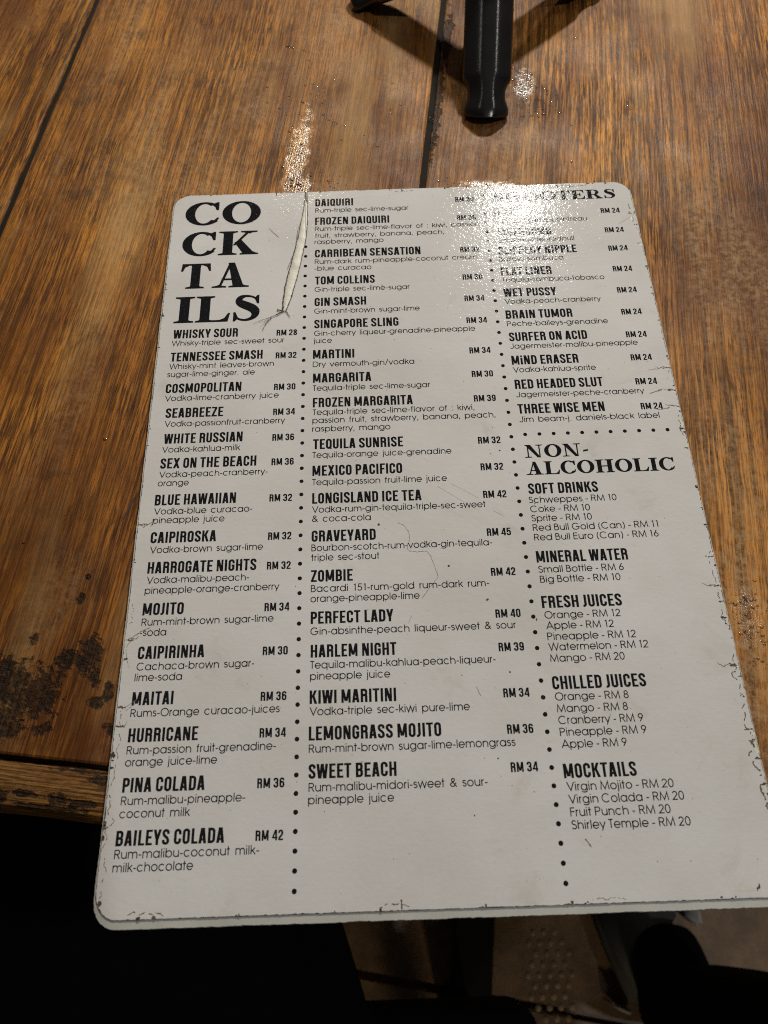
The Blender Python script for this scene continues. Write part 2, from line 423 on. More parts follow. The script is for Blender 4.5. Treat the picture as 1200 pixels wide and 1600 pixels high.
# ---- broad slab-serif capitals for the headings; cap 1000
def slab_font():
    G = {}
    def g(ch, adv, *polys): G[ch] = (adv, [p for p in polys])
    def stem(x0, x1, y0=0, y1=1000): return box(x0, y0, x1, y1)
    def foot(cx, w, st, up=False, t=58, br=55):
        """bracketed serif under (or over) a stem of width st"""
        y0, y1, y2 = (0, t, t + br) if not up else (1000, 1000 - t, 1000 - t - br)
        a = [(cx - w / 2, y0), (cx + w / 2, y0), (cx + w / 2, y1), (cx - w / 2, y1)]
        b = [(cx - w / 2 + 10, y1), (cx + w / 2 - 10, y1), (cx + st / 2 + 14, (y1 + y2) / 2), (cx + st / 2, y2), (cx - st / 2, y2), (cx - st / 2 - 14, (y1 + y2) / 2)]
        return [a, b]
    T = 300
    g('I', 660, stem(180, 480), foot(330, 600, T), foot(330, 600, T, True))
    g('L', 1090, stem(150, 450), foot(300, 560, T), foot(300, 560, T, True),
      [[(450, 0), (1010, 0), (1075, 330), (1010, 330), (900, 140), (760, 75), (450, 70)]])
    g('T', 1040, stem(370, 670), foot(520, 600, T), [[(60, 1000), (980, 1000), (985, 925), (55, 925)]],
      [[(60, 1000), (30, 690), (95, 690), (165, 860), (300, 926), (372, 930), (372, 1000)]],
      [[(980, 1000), (1010, 690), (945, 690), (875, 860), (740, 926), (668, 930), (668, 1000)]])
    g('A', 1270, [[(245, 55), (335, 55), (655, 1000), (560, 1000)]], [[(705, 55), (1055, 55), (735, 1000), (520, 1000)]],
      box(330, 290, 790, 365), foot(265, 470, 90), foot(900, 660, 300))
    g('K', 1280, stem(170, 470), foot(320, 580, T), foot(320, 580, T, True),
      [[(460, 400), (560, 400), (980, 945), (870, 945)]], [[(520, 520), (720, 640), (1150, 55), (790, 55)]],
      foot(960, 520, 120, True), foot(985, 570, 320))
    g('H', 1330, stem(170, 470), stem(860, 1160), foot(320, 580, T), foot(320, 580, T, True), foot(1010, 580, T), foot(1010, 580, T, True), box(460, 455, 870, 535))
    g('E', 1080, stem(150, 450), foot(300, 560, T), foot(300, 560, T, True), box(440, 925, 960, 1000), box(440, 0, 990, 72), box(440, 465, 690, 540),
      [[(960, 1000), (985, 690), (925, 690), (850, 850), (700, 930), (700, 1000)]], [[(990, 0), (1050, 330), (985, 330), (890, 150), (730, 70), (730, 0)]],
      [[(660, 330), (720, 330), (720, 680), (660, 680), (620, 540), (620, 465)]])
    g('N', 1330, stem(210, 300), stem(1000, 1090), foot(255, 480, 90), foot(1045, 480, 90, True), [[(120, 945), (480, 945), (1090, 0), (870, 0)]], [[(60, 1000), (440, 1000), (480, 945), (60, 945)]])
    g('R', 1290, stem(160, 460), foot(310, 580, T), foot(310, 580, T, True), box(440, 930, 620, 1000), box(440, 430, 640, 500),
      ring(620, 715, 380, 285, 120, 215, -90, 90, 20), [[(560, 480), (780, 500), (1170, 60), (840, 60)]], foot(1010, 520, 320))
    g('O', 1260, ring(630, 500, 590, 515, 290, 425, 0, 360, 48))
    def cshape():
        p = ring(620, 500, 580, 515, 280, 425, 52, 320, 40)
        return p
    g('C', 1130, cshape(), [[(860, 925), (1010, 1000), (1060, 1000), (1060, 640), (985, 640), (930, 790), (830, 880)]],
      [[(820, 125), (930, 200), (1030, 330), (1090, 300), (1000, 120), (880, 40), (780, 30)]])
    sp = [(790, 720), (760, 830), (640, 925), (450, 960), (300, 915), (235, 800), (290, 690), (460, 590), (640, 490), (735, 370), (735, 230), (640, 105), (450, 40), (260, 80), (160, 190), (120, 300)]
    sw = [40, 60, 75, 90, 160, 220, 270, 300, 300, 290, 220, 130, 85, 75, 60, 40]
    # smooth the spine
    def cat(P, W, n=4):
        o = []; ow = []
        for i in range(len(P) - 1):
            p0, p1, p2, p3 = P[max(0, i - 1)], P[i], P[i + 1], P[min(len(P) - 1, i + 2)]
            for k in range(n):
                t = k / n
                o.append(tuple(.5 * (2 * p1[j] + (p2[j] - p0[j]) * t + (2 * p0[j] - 5 * p1[j] + 4 * p2[j] - p3[j]) * t * t + (3 * p1[j] - p0[j] - 3 * p2[j] + p3[j]) * t ** 3) for j in (0, 1)))
                ow.append(W[i] + (W[i + 1] - W[i]) * t)
        o.append(P[-1]); ow.append(W[-1]); return o, ow
    o, ow = cat(sp, sw)
    g('S', 940, stroke_quads(o, ow), [[(700, 880), (800, 1000), (850, 1000), (850, 660), (785, 660), (740, 780)]], [[(240, 110), (130, -5), (80, -5), (80, 350), (145, 350), (200, 210)]])
    g('-', 560, [[(90, 330), (430, 390), (470, 530), (130, 470)]])
    g(' ', 400)
    return G, 1000.0

FONTS = {'D': thin_font(), 'N': bold_font(), 'T': slab_font()}
CAP = {'N': 4.48, 'R': 3.05, 'D': 2.62, 'L': 2.62, 'T': 14.0, 'S': 5.65}
FACE = {'N': 'N', 'R': 'N', 'D': 'D', 'L': 'D', 'T': 'T', 'S': 'T'}

def lettering_geometry(kind, text, x, width, y, z):
    """verts, faces in metres for one printed line"""
    G, cap = FONTS[FACE[kind]]
    k = CAP[kind] / cap
    adv = 0.0; places = []
    for i, ch in enumerate(text):
        a = G[ch][0]
        if kind == 'L' and ch == ' ': a = 250
        places.append(adv); adv += a
    # visible extent of the inked part
    xs = [places[i] + pt[0] for i, ch in enumerate(text) for poly in G[ch][1] for q in poly for pt in q]
    lo, hi = min(xs), max(xs)
    sx = width / (hi - lo)
    V = []; F = []
    layer = 0
    for i, ch in enumerate(text):
        for j, poly in enumerate(G[ch][1]):
            layer = j
            for q in poly:
                b = len(V)
                for (px, py) in q:
                    V.append(((x + (places[i] + px - lo) * sx) * .001, (y + py * k) * .001, z + layer * 4e-6))
                F.append(tuple(range(b, b + len(q))))
    return V, F, sx / k
TEXTS = [
    ('N', 'WHISKY SOUR', 5.76, 27.11, 215.19),
    ('R', 'RM 28', 49.08, 8.64, 214.98),
    ('D', 'Whisky-triple sec-sweet sour', 5.49, 46.9, 211.46),
    ('N', 'TENNESSEE SMASH', 5.61, 38.03, 203.51),
    ('R', 'RM 32', 49.05, 8.58, 203.37),
    ('D', 'Whisky-mint leaves-brown', 5.5, 42.96, 199.75),
    ('D', 'sugar-lime-ginger. ale', 5.02, 35.76, 195.83),
    ('N', 'COSMOPOLITAN', 5.04, 30.55, 188.02),
    ('R', 'RM 30', 48.8, 8.68, 187.82),
    ('D', 'Vodka-lime-cranberry juice', 5.07, 45.77, 184.25),
    ('N', 'SEABREEZE', 6.01, 22.94, 176.31),
    ('R', 'RM 34', 48.81, 8.67, 175.98),
    ('D', 'Vodka-passionfruit-cranberry', 6.01, 47.64, 172.23),
    ('N', 'WHITE RUSSIAN', 6.39, 30.77, 164.47),
    ('R', 'RM 36', 48.82, 8.52, 164.22),
    ('D', 'Vodka-kahlua-milk', 6.08, 30.41, 160.56),
    ('N', 'SEX ON THE BEACH', 6.0, 36.99, 153.48),
    ('R', 'RM 36', 48.82, 8.59, 153.35),
    ('D', 'Vodka-peach-cranberry-', 5.96, 41.55, 149.62),
    ('D', 'orange', 5.8, 11.79, 145.94),
    ('N', 'BLUE HAWAIIAN', 5.39, 30.51, 137.83),
    ('R', 'RM 32', 48.53, 8.53, 137.87),
    ('D', 'Vodka-blue curacao-', 5.49, 36.79, 134.07),
    ('D', 'pineapple juice', 5.34, 26.75, 130.41),
    ('N', 'CAIPIROSKA', 5.29, 24.12, 122.45),
    ('R', 'RM 32', 48.52, 8.58, 122.21),
    ('D', 'Vodka-brown sugar-lime', 5.48, 41.36, 118.52),
    ('N', 'HARROGATE NIGHTS', 5.34, 39.31, 110.6),
    ('R', 'RM 32', 48.47, 8.62, 110.61),
    ('D', 'Vodka-malibu-peach-', 5.47, 36.75, 106.81),
    ('D', 'pineapple-orange-cranberry', 5.16, 48.04, 102.89),
    ('N', 'MOJITO', 5.17, 14.46, 94.95),
    ('R', 'RM 34', 48.13, 8.79, 94.97),
    ('D', 'Rum-mint-brown sugar-lime', 5.21, 46.28, 91.18),
    ('D', '-soda', 4.99, 9.21, 87.49),
    ('N', 'CAIPIRINHA', 5.11, 22.87, 79.33),
    ('R', 'RM 30', 48.08, 8.63, 79.25),
    ('D', 'Cachaca-brown sugar-', 5.11, 40.22, 75.47),
    ('D', 'lime-soda', 4.85, 16.09, 71.76),
    ('N', 'MAITAI', 4.76, 13.87, 63.67),
    ('R', 'RM 36', 47.92, 8.68, 63.72),
    ('D', 'Rums-Orange curacao-juices', 4.71, 49.74, 59.84),
    ('N', 'HURRICANE', 4.78, 22.99, 51.72),
    ('R', 'RM 34', 47.98, 8.69, 51.8),
    ('D', 'Rum-passion fruit-grenadine-', 4.76, 48.75, 47.89),
    ('D', 'orange juice-lime', 4.67, 29.86, 44.17),
    ('N', 'PINA COLADA', 4.65, 26.38, 36.16),
    ('R', 'RM 36', 47.83, 8.71, 36.1),
    ('D', 'Rum-malibu-pineapple-', 4.65, 39.55, 32.38),
    ('D', 'coconut milk', 4.6, 22.33, 28.57),
    ('N', 'BAILEYS COLADA', 4.34, 33.83, 20.45),
    ('R', 'RM 42', 47.88, 8.65, 20.61),
    ('D', 'Rum-malibu-coconut milk-', 4.34, 44.82, 16.84),
    ('D', 'milk-chocolate', 4.25, 24.79, 13.11),
    ('N', 'DAIQUIRI', 64.83, 17.37, 287.6),
    ('R', 'RM 30', 129.08, 8.54, 287.54),
    ('D', 'Rum-triple sec-lime-sugar', 64.85, 42.52, 283.76),
    ('N', 'FROZEN DAIQUIRI', 64.82, 33.57, 276.24),
    ('R', 'RM 39', 129.05, 8.65, 276.29),
    ('D', 'Rum-triple sec-lime-flavor of : kiwi, passion', 64.77, 74.17, 272.57),
    ('D', 'fruit, strawberry, banana, peach,', 64.87, 57.8, 268.48),
    ('D', 'raspberry, mango', 64.67, 30.82, 264.83),
    ('N', 'CARRIBEAN SENSATION', 64.87, 46.73, 257.01),
    ('R', 'RM 32', 129.12, 8.52, 257.29),
    ('D', 'Rum-dark rum-pineapple-coconut cream', 64.82, 71.51, 253.24),
    ('D', '-blue curacao', 64.77, 24.93, 249.43),
    ('N', 'TOM COLLINS', 64.97, 26.02, 241.64),
    ('R', 'RM 30', 129.07, 8.59, 241.67),
    ('D', 'Gin-triple sec-lime-sugar', 64.85, 41.04, 237.65),
    ('N', 'GIN SMASH', 64.9, 22.06, 229.87),
    ('R', 'RM 34', 128.99, 8.53, 229.91),
    ('D', 'Gin-mint-brown sugar-lime', 64.78, 44.84, 225.87),
    ('N', 'SINGAPORE SLING', 64.84, 35.49, 218.09),
    ('R', 'RM 34', 128.95, 8.63, 218.18),
    ('D', 'Gin-cherry liqueur-grenadine-pineapple', 64.79, 67.5, 214.19),
    ('D', 'juice', 64.7, 7.55, 210.45),
    ('N', 'MARTINI', 64.43, 17.05, 202.52),
    ('R', 'RM 34', 128.94, 8.7, 202.65),
    ('D', 'Dry vermouth-gin/vodka', 64.38, 41.6, 198.48),
    ('N', 'MARGARITA', 64.52, 23.65, 190.75),
    ('R', 'RM 30', 128.97, 8.64, 190.92),
    ('D', 'Tequila-triple sec-lime-sugar', 64.47, 47.3, 186.84),
    ('N', 'FROZEN MARGARITA', 64.53, 39.94, 178.96),
    ('R', 'RM 39', 128.89, 8.74, 179.17),
    ('D', 'Tequila-triple sec-lime-flavor of : kiwi,', 64.48, 64.25, 175.39),
    ('D', 'passion fruit, strawberry, banana, peach,', 64.43, 72.34, 171.62),
    ('D', 'raspberry, mango', 64.38, 30.73, 167.72),
    ('N', 'TEQUILA SUNRISE', 64.75, 35.06, 159.8),
    ('R', 'RM 32', 128.92, 8.74, 159.81),
    ('D', 'Tequila-orange juice-grenadine', 64.55, 53.76, 155.94),
    ('N', 'MEXICO PACIFICO', 64.62, 34.33, 148.09),
    ('R', 'RM 32', 128.92, 8.67, 148.1),
    ('D', 'Tequila-passion fruit-lime juice', 64.57, 51.2, 144.14),
    ('N', 'LONGISLAND ICE TEA', 64.63, 41.07, 136.34),
    ('R', 'RM 42', 128.88, 8.75, 136.35),
    ('D', 'Vodka-rum-gin-tequila-triple-sec-sweet', 64.59, 64.84, 132.63),
    ('D', '& coca-cola', 64.62, 21.88, 128.86),
    ('N', 'GRAVEYARD', 64.54, 23.57, 120.89),
    ('R', 'RM 45', 128.92, 8.84, 120.87),
    ('D', 'Bourbon-scotch-rum-vodka-gin-tequila-', 64.5, 65.96, 117.18),
    ('D', 'triple sec-stout', 64.46, 24.74, 113.38),
    ('N', 'ZOMBIE', 64.41, 15.04, 105.31),
    ('R', 'RM 42', 129.01, 8.8, 105.32),
    ('D', 'Bacardi 151-rum-gold rum-dark rum-', 64.44, 63.54, 101.5),
    ('D', 'orange-pineapple-lime', 64.32, 38.71, 97.73),
    ('N', 'PERFECT LADY', 64.47, 28.99, 89.78),
    ('R', 'RM 40', 129.17, 8.8, 89.74),
    ('D', 'Gin-absinthe-peach liqueur-sweet & sour', 64.43, 71.47, 85.81),
    ('N', 'HARLEM NIGHT', 64.57, 29.53, 77.85),
    ('R', 'RM 39', 129.14, 8.72, 77.79),
    ('D', 'Tequila-malibu-kahlua-peach-liqueur-', 64.46, 63.29, 74.03),
    ('D', 'pineapple juice', 64.43, 27.22, 70.2),
    ('N', 'KIWI MARITINI', 64.36, 29.0, 62.17),
    ('R', 'RM 34', 129.22, 8.78, 62.11),
    ('D', 'Vodka-triple sec-kiwi pure-lime', 64.39, 53.33, 58.4),
    ('N', 'LEMONGRASS MOJITO', 64.19, 43.53, 50.32),
    ('R', 'RM 36', 129.33, 8.6, 50.28),
    ('D', 'Rum-mint-brown sugar-lime-lemongrass', 64.23, 67.41, 46.42),
    ('N', 'SWEET BEACH', 64.24, 28.34, 38.42),
    ('R', 'RM 34', 129.29, 8.78, 38.32),
    ('D', 'Rum-malibu-midori-sweet & sour-', 64.28, 57.2, 34.51),
    ('D', 'pineapple juice', 64.18, 27.29, 30.76),
    ('S', 'SHOOTERS', 146.17, 56.42, 286.83),
    ('N', 'B52', 146.04, 9.7, 278.74),
    ('R', 'RM 24', 194.56, 8.54, 277.77),
    ('D', 'Kahlua-baileys-cointreau', 145.94, 41.65, 273.73),
    ('N', 'JAGERBOMB', 146.39, 24.2, 266.06),
    ('R', 'RM 24', 194.63, 8.41, 266.08),
    ('D', 'Jagermeister-redbull', 146.48, 33.75, 262.22),
    ('N', 'SLIPPERY NIPPLE', 145.9, 34.56, 255.17),
    ('R', 'RM 24', 194.55, 8.46, 255.31),
    ('D', 'Baileys-sambuca', 145.75, 28.25, 251.29),
    ('N', 'FLAT LINER', 145.88, 22.03, 243.34),
    ('R', 'RM 24', 194.64, 8.33, 243.52),
    ('D', 'Tequila-sambuca-tobasco', 145.95, 44.32, 239.53),
    ('N', 'WET PUSSY', 145.92, 22.66, 231.59),
    ('R', 'RM 24', 194.6, 8.37, 231.75),
    ('D', 'Vodka-peach-cranberry', 145.91, 41.07, 227.74),
    ('N', 'BRAIN TUMOR', 145.69, 28.08, 219.78),
    ('R', 'RM 24', 194.51, 8.51, 219.97),
    ('D', 'Peche-baileys-grenadine', 145.72, 42.43, 215.86),
    ('N', 'SURFER ON ACID', 145.92, 32.45, 208.11),
    ('R', 'RM 24', 194.52, 8.54, 208.14),
    ('D', 'Jagermeister-malibu-pineapple', 145.88, 52.76, 204.31),
    ('N', 'MiND ERASER', 145.77, 27.28, 196.31),
    ('R', 'RM 24', 194.55, 8.54, 196.5),
    ('D', 'Vodka-kahlua-sprite', 145.88, 33.71, 192.52),
    ('N', 'RED HEADED SLUT', 145.87, 35.47, 184.49),
    ('R', 'RM 24', 194.49, 8.61, 184.73),
    ('D', 'Jagermeister-peche-cranberry', 145.93, 51.28, 180.51),
    ('N', 'THREE WISE MEN', 145.8, 34.38, 172.82),
    ('R', 'RM 24', 194.57, 8.61, 172.92),
    ('D', 'Jim beam-j. daniels-black label', 145.91, 55.25, 168.9),
    ('S', 'NON-', 146.38, 24.62, 152.9),
    ('S', 'ALCOHOLIC', 146.08, 56.81, 145.44),
    ('N', 'SOFT DRINKS', 146.03, 26.25, 137.38),
    ('L', 'Schweppes - RM 10', 145.75, 32.84, 133.63),
    ('L', 'Coke - RM 10', 145.83, 22.27, 129.85),
    ('L', 'Sprite - RM 10', 145.91, 22.34, 126.08),
    ('L', 'Red Bull Gold (Can) - RM 11', 145.91, 46.14, 122.26),
    ('L', 'Red Bull Euro (Can) - RM 16', 145.97, 45.55, 118.42),
    ('N', 'MINERAL WATER', 145.86, 33.04, 109.79),
    ('L', 'Small Bottle - RM 6', 146.07, 30.65, 105.89),
    ('L', 'Big Bottle - RM 10', 146.22, 28.75, 102.11),
    ('N', 'FRESH JUICES', 145.78, 28.17, 92.66),
    ('L', 'Orange - RM 12', 146.21, 26.54, 88.86),
    ('L', 'Apple - RM 12', 146.28, 23.54, 85.04),
    ('L', 'Pineapple - RM 12', 146.26, 30.59, 81.16),
    ('L', 'Watermelon - RM 12', 146.24, 34.23, 77.46),
    ('L', 'Mango - RM 20', 146.27, 25.5, 73.54),
    ('N', 'CHILLED JUICES', 145.97, 31.51, 64.21),
    ('L', 'Orange - RM 8', 146.3, 24.61, 60.52),
    ('L', 'Mango - RM 8', 146.44, 23.6, 56.64),
    ('L', 'Cranberry - RM 9', 146.45, 28.01, 52.83),
    ('L', 'Pineapple - RM 9', 146.44, 28.41, 49.01),
    ('L', 'Apple - RM 9', 146.5, 21.3, 45.21),
    ('N', 'MOCKTAILS', 146.05, 23.41, 35.9),
    ('L', 'Virgin Mojito - RM 20', 146.45, 34.09, 32.14),
    ('L', 'Virgin Colada - RM 20', 146.55, 36.57, 28.34),
    ('L', 'Fruit Punch - RM 20', 146.57, 31.57, 24.53),
    ('L', 'Shirley Temple - RM 20', 146.54, 37.14, 20.78),
    ('T', 'CO', 5.56, 34.45, 278.33),
    ('T', 'CK', 5.56, 34.13, 260.11),
    ('T', 'TA', 6.23, 30.14, 241.67),
    ('T', 'ILS', 5.21, 36.35, 223.2),
]

# ================================================================ floor (setting)
FLOOR_Z = -0.745
def floor_mat():
    g = N('brown_floor'); v = g.coord()
    a = g.noise(v, 7, 6, .62, .4); b = g.noise(v, 60, 5, .7)
    col = g.mix(g.ramp(a, [(.3, 0.0), (.7, 1.0)]), (.15, .088, .042), (.33, .215, .115))
    col = g.mix(g.ramp(b, [(.35, .6), (.65, 0.0)]), col, (.07, .045, .028))
    g.set(Base_Color=col, Roughness=.55, Normal=g.bump(b, .3, .002))
    return g.mat
FM = floor_mat()
th = -7.75 * math.pi / 180
JM = None
bm = bmesh.new()
# two slabs of floor with an open joint between them, running nearly across the view
def floor_strip(y0, y1, z=FLOOR_Z):
    c, s = math.cos(-.19), math.sin(-.19)
    P = []
    for (x, y) in ((-4, y0), (4, y0), (4, y1), (-4, y1)):
        P.append(bm.verts.new((.1 + x * c - y * s, -.1035 + x * s + y * c, z)))
    bm.faces.new(P)
floor_strip(.0045, 5); floor_strip(-5, -.0045); floor_strip(-.02, .02, FLOOR_Z - .02)
fm = bpy.data.meshes.new('floor'); bm.to_mesh(fm); bm.free()
tag(link('floor', fm, FM), None, None, kind='structure')

# ================================================================ table
table = empty('table', (0.1, 0.0139, FLOOR_Z), th)
tag(table, 'worn varnished wooden plank table under the white drinks menu', 'table')
TT = -.005 - FLOOR_Z            # table top height above the table's own base
def tpt(px, py):                # board plane to table coordinates
    dx, dy = px - .1, py - .0139
    return (dx * math.cos(-th) - dy * math.sin(-th), dx * math.sin(-th) + dy * math.cos(-th))
gaps = [-.409, -.2165, -.0242, .168, .360]
pit = []
for (x, y, rx, ry) in [(-.043, .0745, .014, .009), (-.030, .0690, .009, .009), (-.0133, .0835, .0045, .008), (-.0195, .0815, .005, .004), (-.0105, .0745, .0025, .005),
                       (-.0275, .0577, .004, .003), (-.0090, .0660, .003, .0025), (-.0196, .1030, .002, .003), (-.0055, .0695, .002, .004),
                       (-.0180, .1120, .0012, .0012), (-.0340, .0890, .002, .003), (-.040, .060, .008, .006), (-.0010, .0570, .004, .003)]:
    X, Y = tpt(x, y); pit.append((X, Y, rx, ry))
plank_spots = {2: None}
for k in range(4):
    sp = None
    if k == 1: sp = pit
    if k == 2:
        sp = [(*tpt(.1255, .365), .0030, .045), (*tpt(.1335, .41), .003, .025)]
    base = [((.31, .108, .016), (.50, .212, .034)), ((.40, .146, .020), (.67, .288, .044)), ((.46, .176, .030), (.73, .330, .064)), ((.33, .14, .025), (.52, .25, .05))][k]
    wm = wood('varnished_wood', 3 + k * 2.3, base, spots=sp, wear=(.5, .5, .7, .6)[k],
              wet=[None, [(*tpt(.0555, .326), .0055, .034), (*tpt(.0553, .304), .008, .014)], [(*tpt(.2195, .089), .006, .014), (*tpt(.171, .372), .006, .013), (*tpt(.150, .302), .018, .004)], None][k])
    x0, x1 = gaps[k] + .0014, gaps[k + 1] - .0014
    o = link('plank', box_mesh('plank', x0, x1, .0172, .95, TT - .026, TT, .0010, 2, cuts=14, jitter=.00018, seed=k), wm, table)
tsp = [(*tpt(-.0175, .0352), .004, .0022), (*tpt(-.0091, .0335), .005, .0012), (*tpt(-.0130, .0325), .0018, .0022), (*tpt(-.030, .0375), .005, .0012), (*tpt(-.0385, .036), .004, .0035), (*tpt(-.0030, .0405), .006, .0016), (*tpt(-.022, .0330), .014, .0009), (*tpt(-.030, .0480), .012, .0010), (*tpt(-.012, .0440), .010, .0009)]
trim_m = wood('varnished_wood', 14.2, ((.37, .175, .035), (.58, .31, .075)), along='X', spots=tsp, wear=.25, gloss=1.5)
link('edge_trim', box_mesh('edge_trim', -.409, .36, 0, .0162, TT - .040, TT - .0004, .0034, 3, cuts=90, jitter=.0007, seed=5), trim_m, table)
GRIME = plain('gap_grime', (.010, .008, .007), .85, 0, .3, 500, .4, .2)
for gx in gaps[1:4]:
    link('gap_filler', box_mesh('gap_filler', gx - .00135, gx + .00135, .0174, .945, TT - .024, TT - .0014), GRIME, table)
link('gap_filler', box_mesh('gap_filler', -.405, .356, .01635, .01705, TT - .024, TT - .0016), GRIME, table)
black_m = plain('black_steel', (.007, .0065, .006), .6, .0, .1, 400, .2, .2)
link('apron', box_mesh('apron', -.36, .32, .030, .055, TT - .11, TT - .0345, .002), black_m, table)
lm = []
for sx in (-.33, .29):
    for sy in (.12, .86):
        link('leg', box_mesh('leg', sx - .02, sx + .02, sy - .02, sy + .02, .0, TT - .0345, .002), black_m, table)
link('foot_rail', box_mesh('foot_rail', .064, .108, -.155, .90, .002, .035, .003), black_m, table)
link('cross_rail', box_mesh('cross_rail', -.08, .0635, -.035, -.010, .004, .030, .003), black_m, table)

# ================================================================ menu board
menu = empty('menu_board', (0, 0, 0))
tag(menu, 'white laminated cocktail menu board with chipped edges lying on the wooden table', 'menu')
RIM = plain('pale_board_edge', (.43, .435, .41), .45, 0, .15, 500, .1)
SHEET = laminate('printed_white_film', (.635, .635, .640))
INK = laminate('black_print', (.012, .012, .014), True)

def rrect(x0, x1, y0, y1, radii, step=.0006, seed=0, wob=0.0, chips=()):
    """outline counter-clockwise from the bottom left; radii bl, br, tr, tl; chips = (x, y, depth, half width)"""
    bl, br, tr, tl = radii
    P = []
    def seg(ax, ay, bx, by):
        n = max(1, int(math.hypot(bx - ax, by - ay) / step))
        for i in range(n): P.append((ax + (bx - ax) * i / n, ay + (by - ay) * i / n))
    def cor(cx, cy, r, a):
        n = max(4, int(r * 1.57 / step))
        for i in range(n): P.append((cx + r * math.cos(a + math.pi / 2 * i / n), cy + r * math.sin(a + math.pi / 2 * i / n)))
    seg(x0 + bl, y0, x1 - br, y0); cor(x1 - br, y0 + br, br, -math.pi / 2)
    seg(x1, y0 + br, x1, y1 - tr); cor(x1 - tr, y1 - tr, tr, 0)
    seg(x1 - tr, y1, x0 + tl, y1); cor(x0 + tl, y1 - tl, tl, math.pi / 2)
    seg(x0, y1 - tl, x0, y0 + bl); cor(x0 + bl, y0 + bl, bl, math.pi)
    n = len(P); out = []
    for i, (x, y) in enumerate(P):
        a = P[i - 1]; b = P[(i + 1) % n]
        dx, dy = b[0] - a[0], b[1] - a[1]; l = math.hypot(dx, dy) or 1
        nx, ny = -dy / l, dx / l            # inward
        d = 0
        if wob: d += wob * (.5 + mnoise.noise(Vector((x * 900, y * 900, seed)))) * 1.0 + wob * .8 * (mnoise.noise(Vector((x * 120, y * 120, seed + 9))))
        for (cx, cy, dep, hw) in chips:
            q = math.hypot(x - cx, y - cy)
            if q < hw:
                d = max(d, dep * (1 - (q / hw) ** 2) * (.75 + .6 * mnoise.noise(Vector((x * 2600, y * 2600, seed + 3)))))
        d = max(d, 0)
        out.append((x + nx * d, y + ny * d))
    return out

def slab(name, outline, z0, z1, inset=0.0):
    """flat plate; with inset the top rim is drawn in, making a sloping edge"""
    bm = bmesh.new(); n = len(outline)
    top = []; bot = []
    for i, (x, y) in enumerate(outline):
        a = outline[i - 1]; b = outline[(i + 1) % n]; dx, dy = b[0] - a[0], b[1] - a[1]; l = math.hypot(dx, dy) or 1
        top.append(bm.verts.new((x - dy / l * inset, y + dx / l * inset, z1))); bot.append(bm.verts.new((x, y, z0)))
    bm.faces.new(top); bm.faces.new(list(reversed(bot)))
    for i in range(n):
        j = (i + 1) % n
        bm.faces.new((bot[i], bot[j], top[j], top[i]))
    bmesh.ops.triangulate(bm, faces=[f for f in bm.faces if len(f.verts) > 4])
    m = bpy.data.meshes.new(name); bm.to_mesh(m); bm.free(); return m

rng = random.Random(11)
link('core', slab('core', rrect(-.0011, .2108, -.0030, .2975, (.0085, .008, .008, .008), .0008, 2, .0002), -.0048, -.00050, .0004), RIM, menu)
chips = [(.0135, .0, .0011, .0020), (.0182, .0, .0013, .0016), (.0863, .0, .0012, .0015), (.0927, .0, .0030, .0009), (.1179, 0, .0007, .0010), (.1485, 0, .0006, .0008), (.2005, .002, .0016, .0045),
         (.2098, .110, .0040, .0012), (.2098, .0987, .0050, .0013), (.2098, .0929, .0020, .0024), (.2098, .087, .0018, .0016), (.2098, .0702, .0032, .0011), (.2098, .0665, .0015, .0007), (.2098, .0600, .0022, .0030),
         (.2098, .0491, .0034, .0018), (.2098, .0455, .0030, .0018), (.2098, .0400, .0020, .0034), (.2098, .0321, .0022, .0022), (.2098, .0260, .0016, .0025), (.2098, .1923, .0044, .0008), (.2098, .1815, .0036, .0010), (.2098, .1739, .0036, .0016),
         (.2098, .1635, .0017, .0030), (.2098, .1549, .0017, .0009), (.2098, .1382, .0012, .0026), (.2085, .2770, .0016, .0030), (.2098, .2592, .0025, .0010), (.2098, .246, .0014, .0012), (.2098, .231, .0012, .0010), (.2098, .2165, .0010, .0009),
         (.0, .130, .0046, .0012), (.0, .0863, .0034, .0013), (.0, .0795, .0016, .0016), (.0, .0633, .0032, .0020), (.0, .057, .0030, .0012), (.0, .0479, .0012, .0030), (.0, .0439, .0014, .0014), (.0, .0266, .0012, .0035), (.0, .0229, .0010, .0024), (.0015, .0045, .0012, .0022),
         (.0469, .297, .0024, .0009), (.0605, .297, .0014, .0012), (.1049, .297, .0018, .0020), (.1248, .297, .0008, .0016), (.067, .297, .0008, .0012), (.1767, .297, .0024, .0014), (.1825, .297, .0030, .0008), (.191, .297, .0010, .0020), (.0165, .297, .0007, .0012)]
for k in range(46):          # small nicks all round
    e = rng.random()
    if e < .38: c = (.2098, rng.uniform(.02, .28))
    elif e < .68: c = (.0, rng.uniform(.01, .285))
    elif e < .84: c = (rng.uniform(.01, .2), .0)
    else: c = (rng.uniform(.01, .2), .297)
    chips.append((*c, rng.uniform(.0003, .0012), rng.uniform(.0004, .0014)))
def glue_mat():
    g = N('dirty_glue_layer'); v = g.coord()
    a = g.noise(v, 900, 4, .7); b = g.noise(v, 240, 3, .6)
    col = g.mix(g.ramp(g.math('ADD', g.math('MULTIPLY', a, .5), g.math('MULTIPLY', b, .5)), [(.47, 0.0), (.56, 1.0)]), (.020, .014, .010), (.10, .075, .05))
    g.set(Base_Color=col, Roughness=.8, Normal=g.bump(a, .6, .0006)); return g.mat
link('glue_layer', slab('glue_layer', rrect(-.00010, .2099, -.00012, .2971, (.0075, .0075, .0075, .0075), .0006, 4, .00014), -.00049, -.00012), glue_mat(), menu)
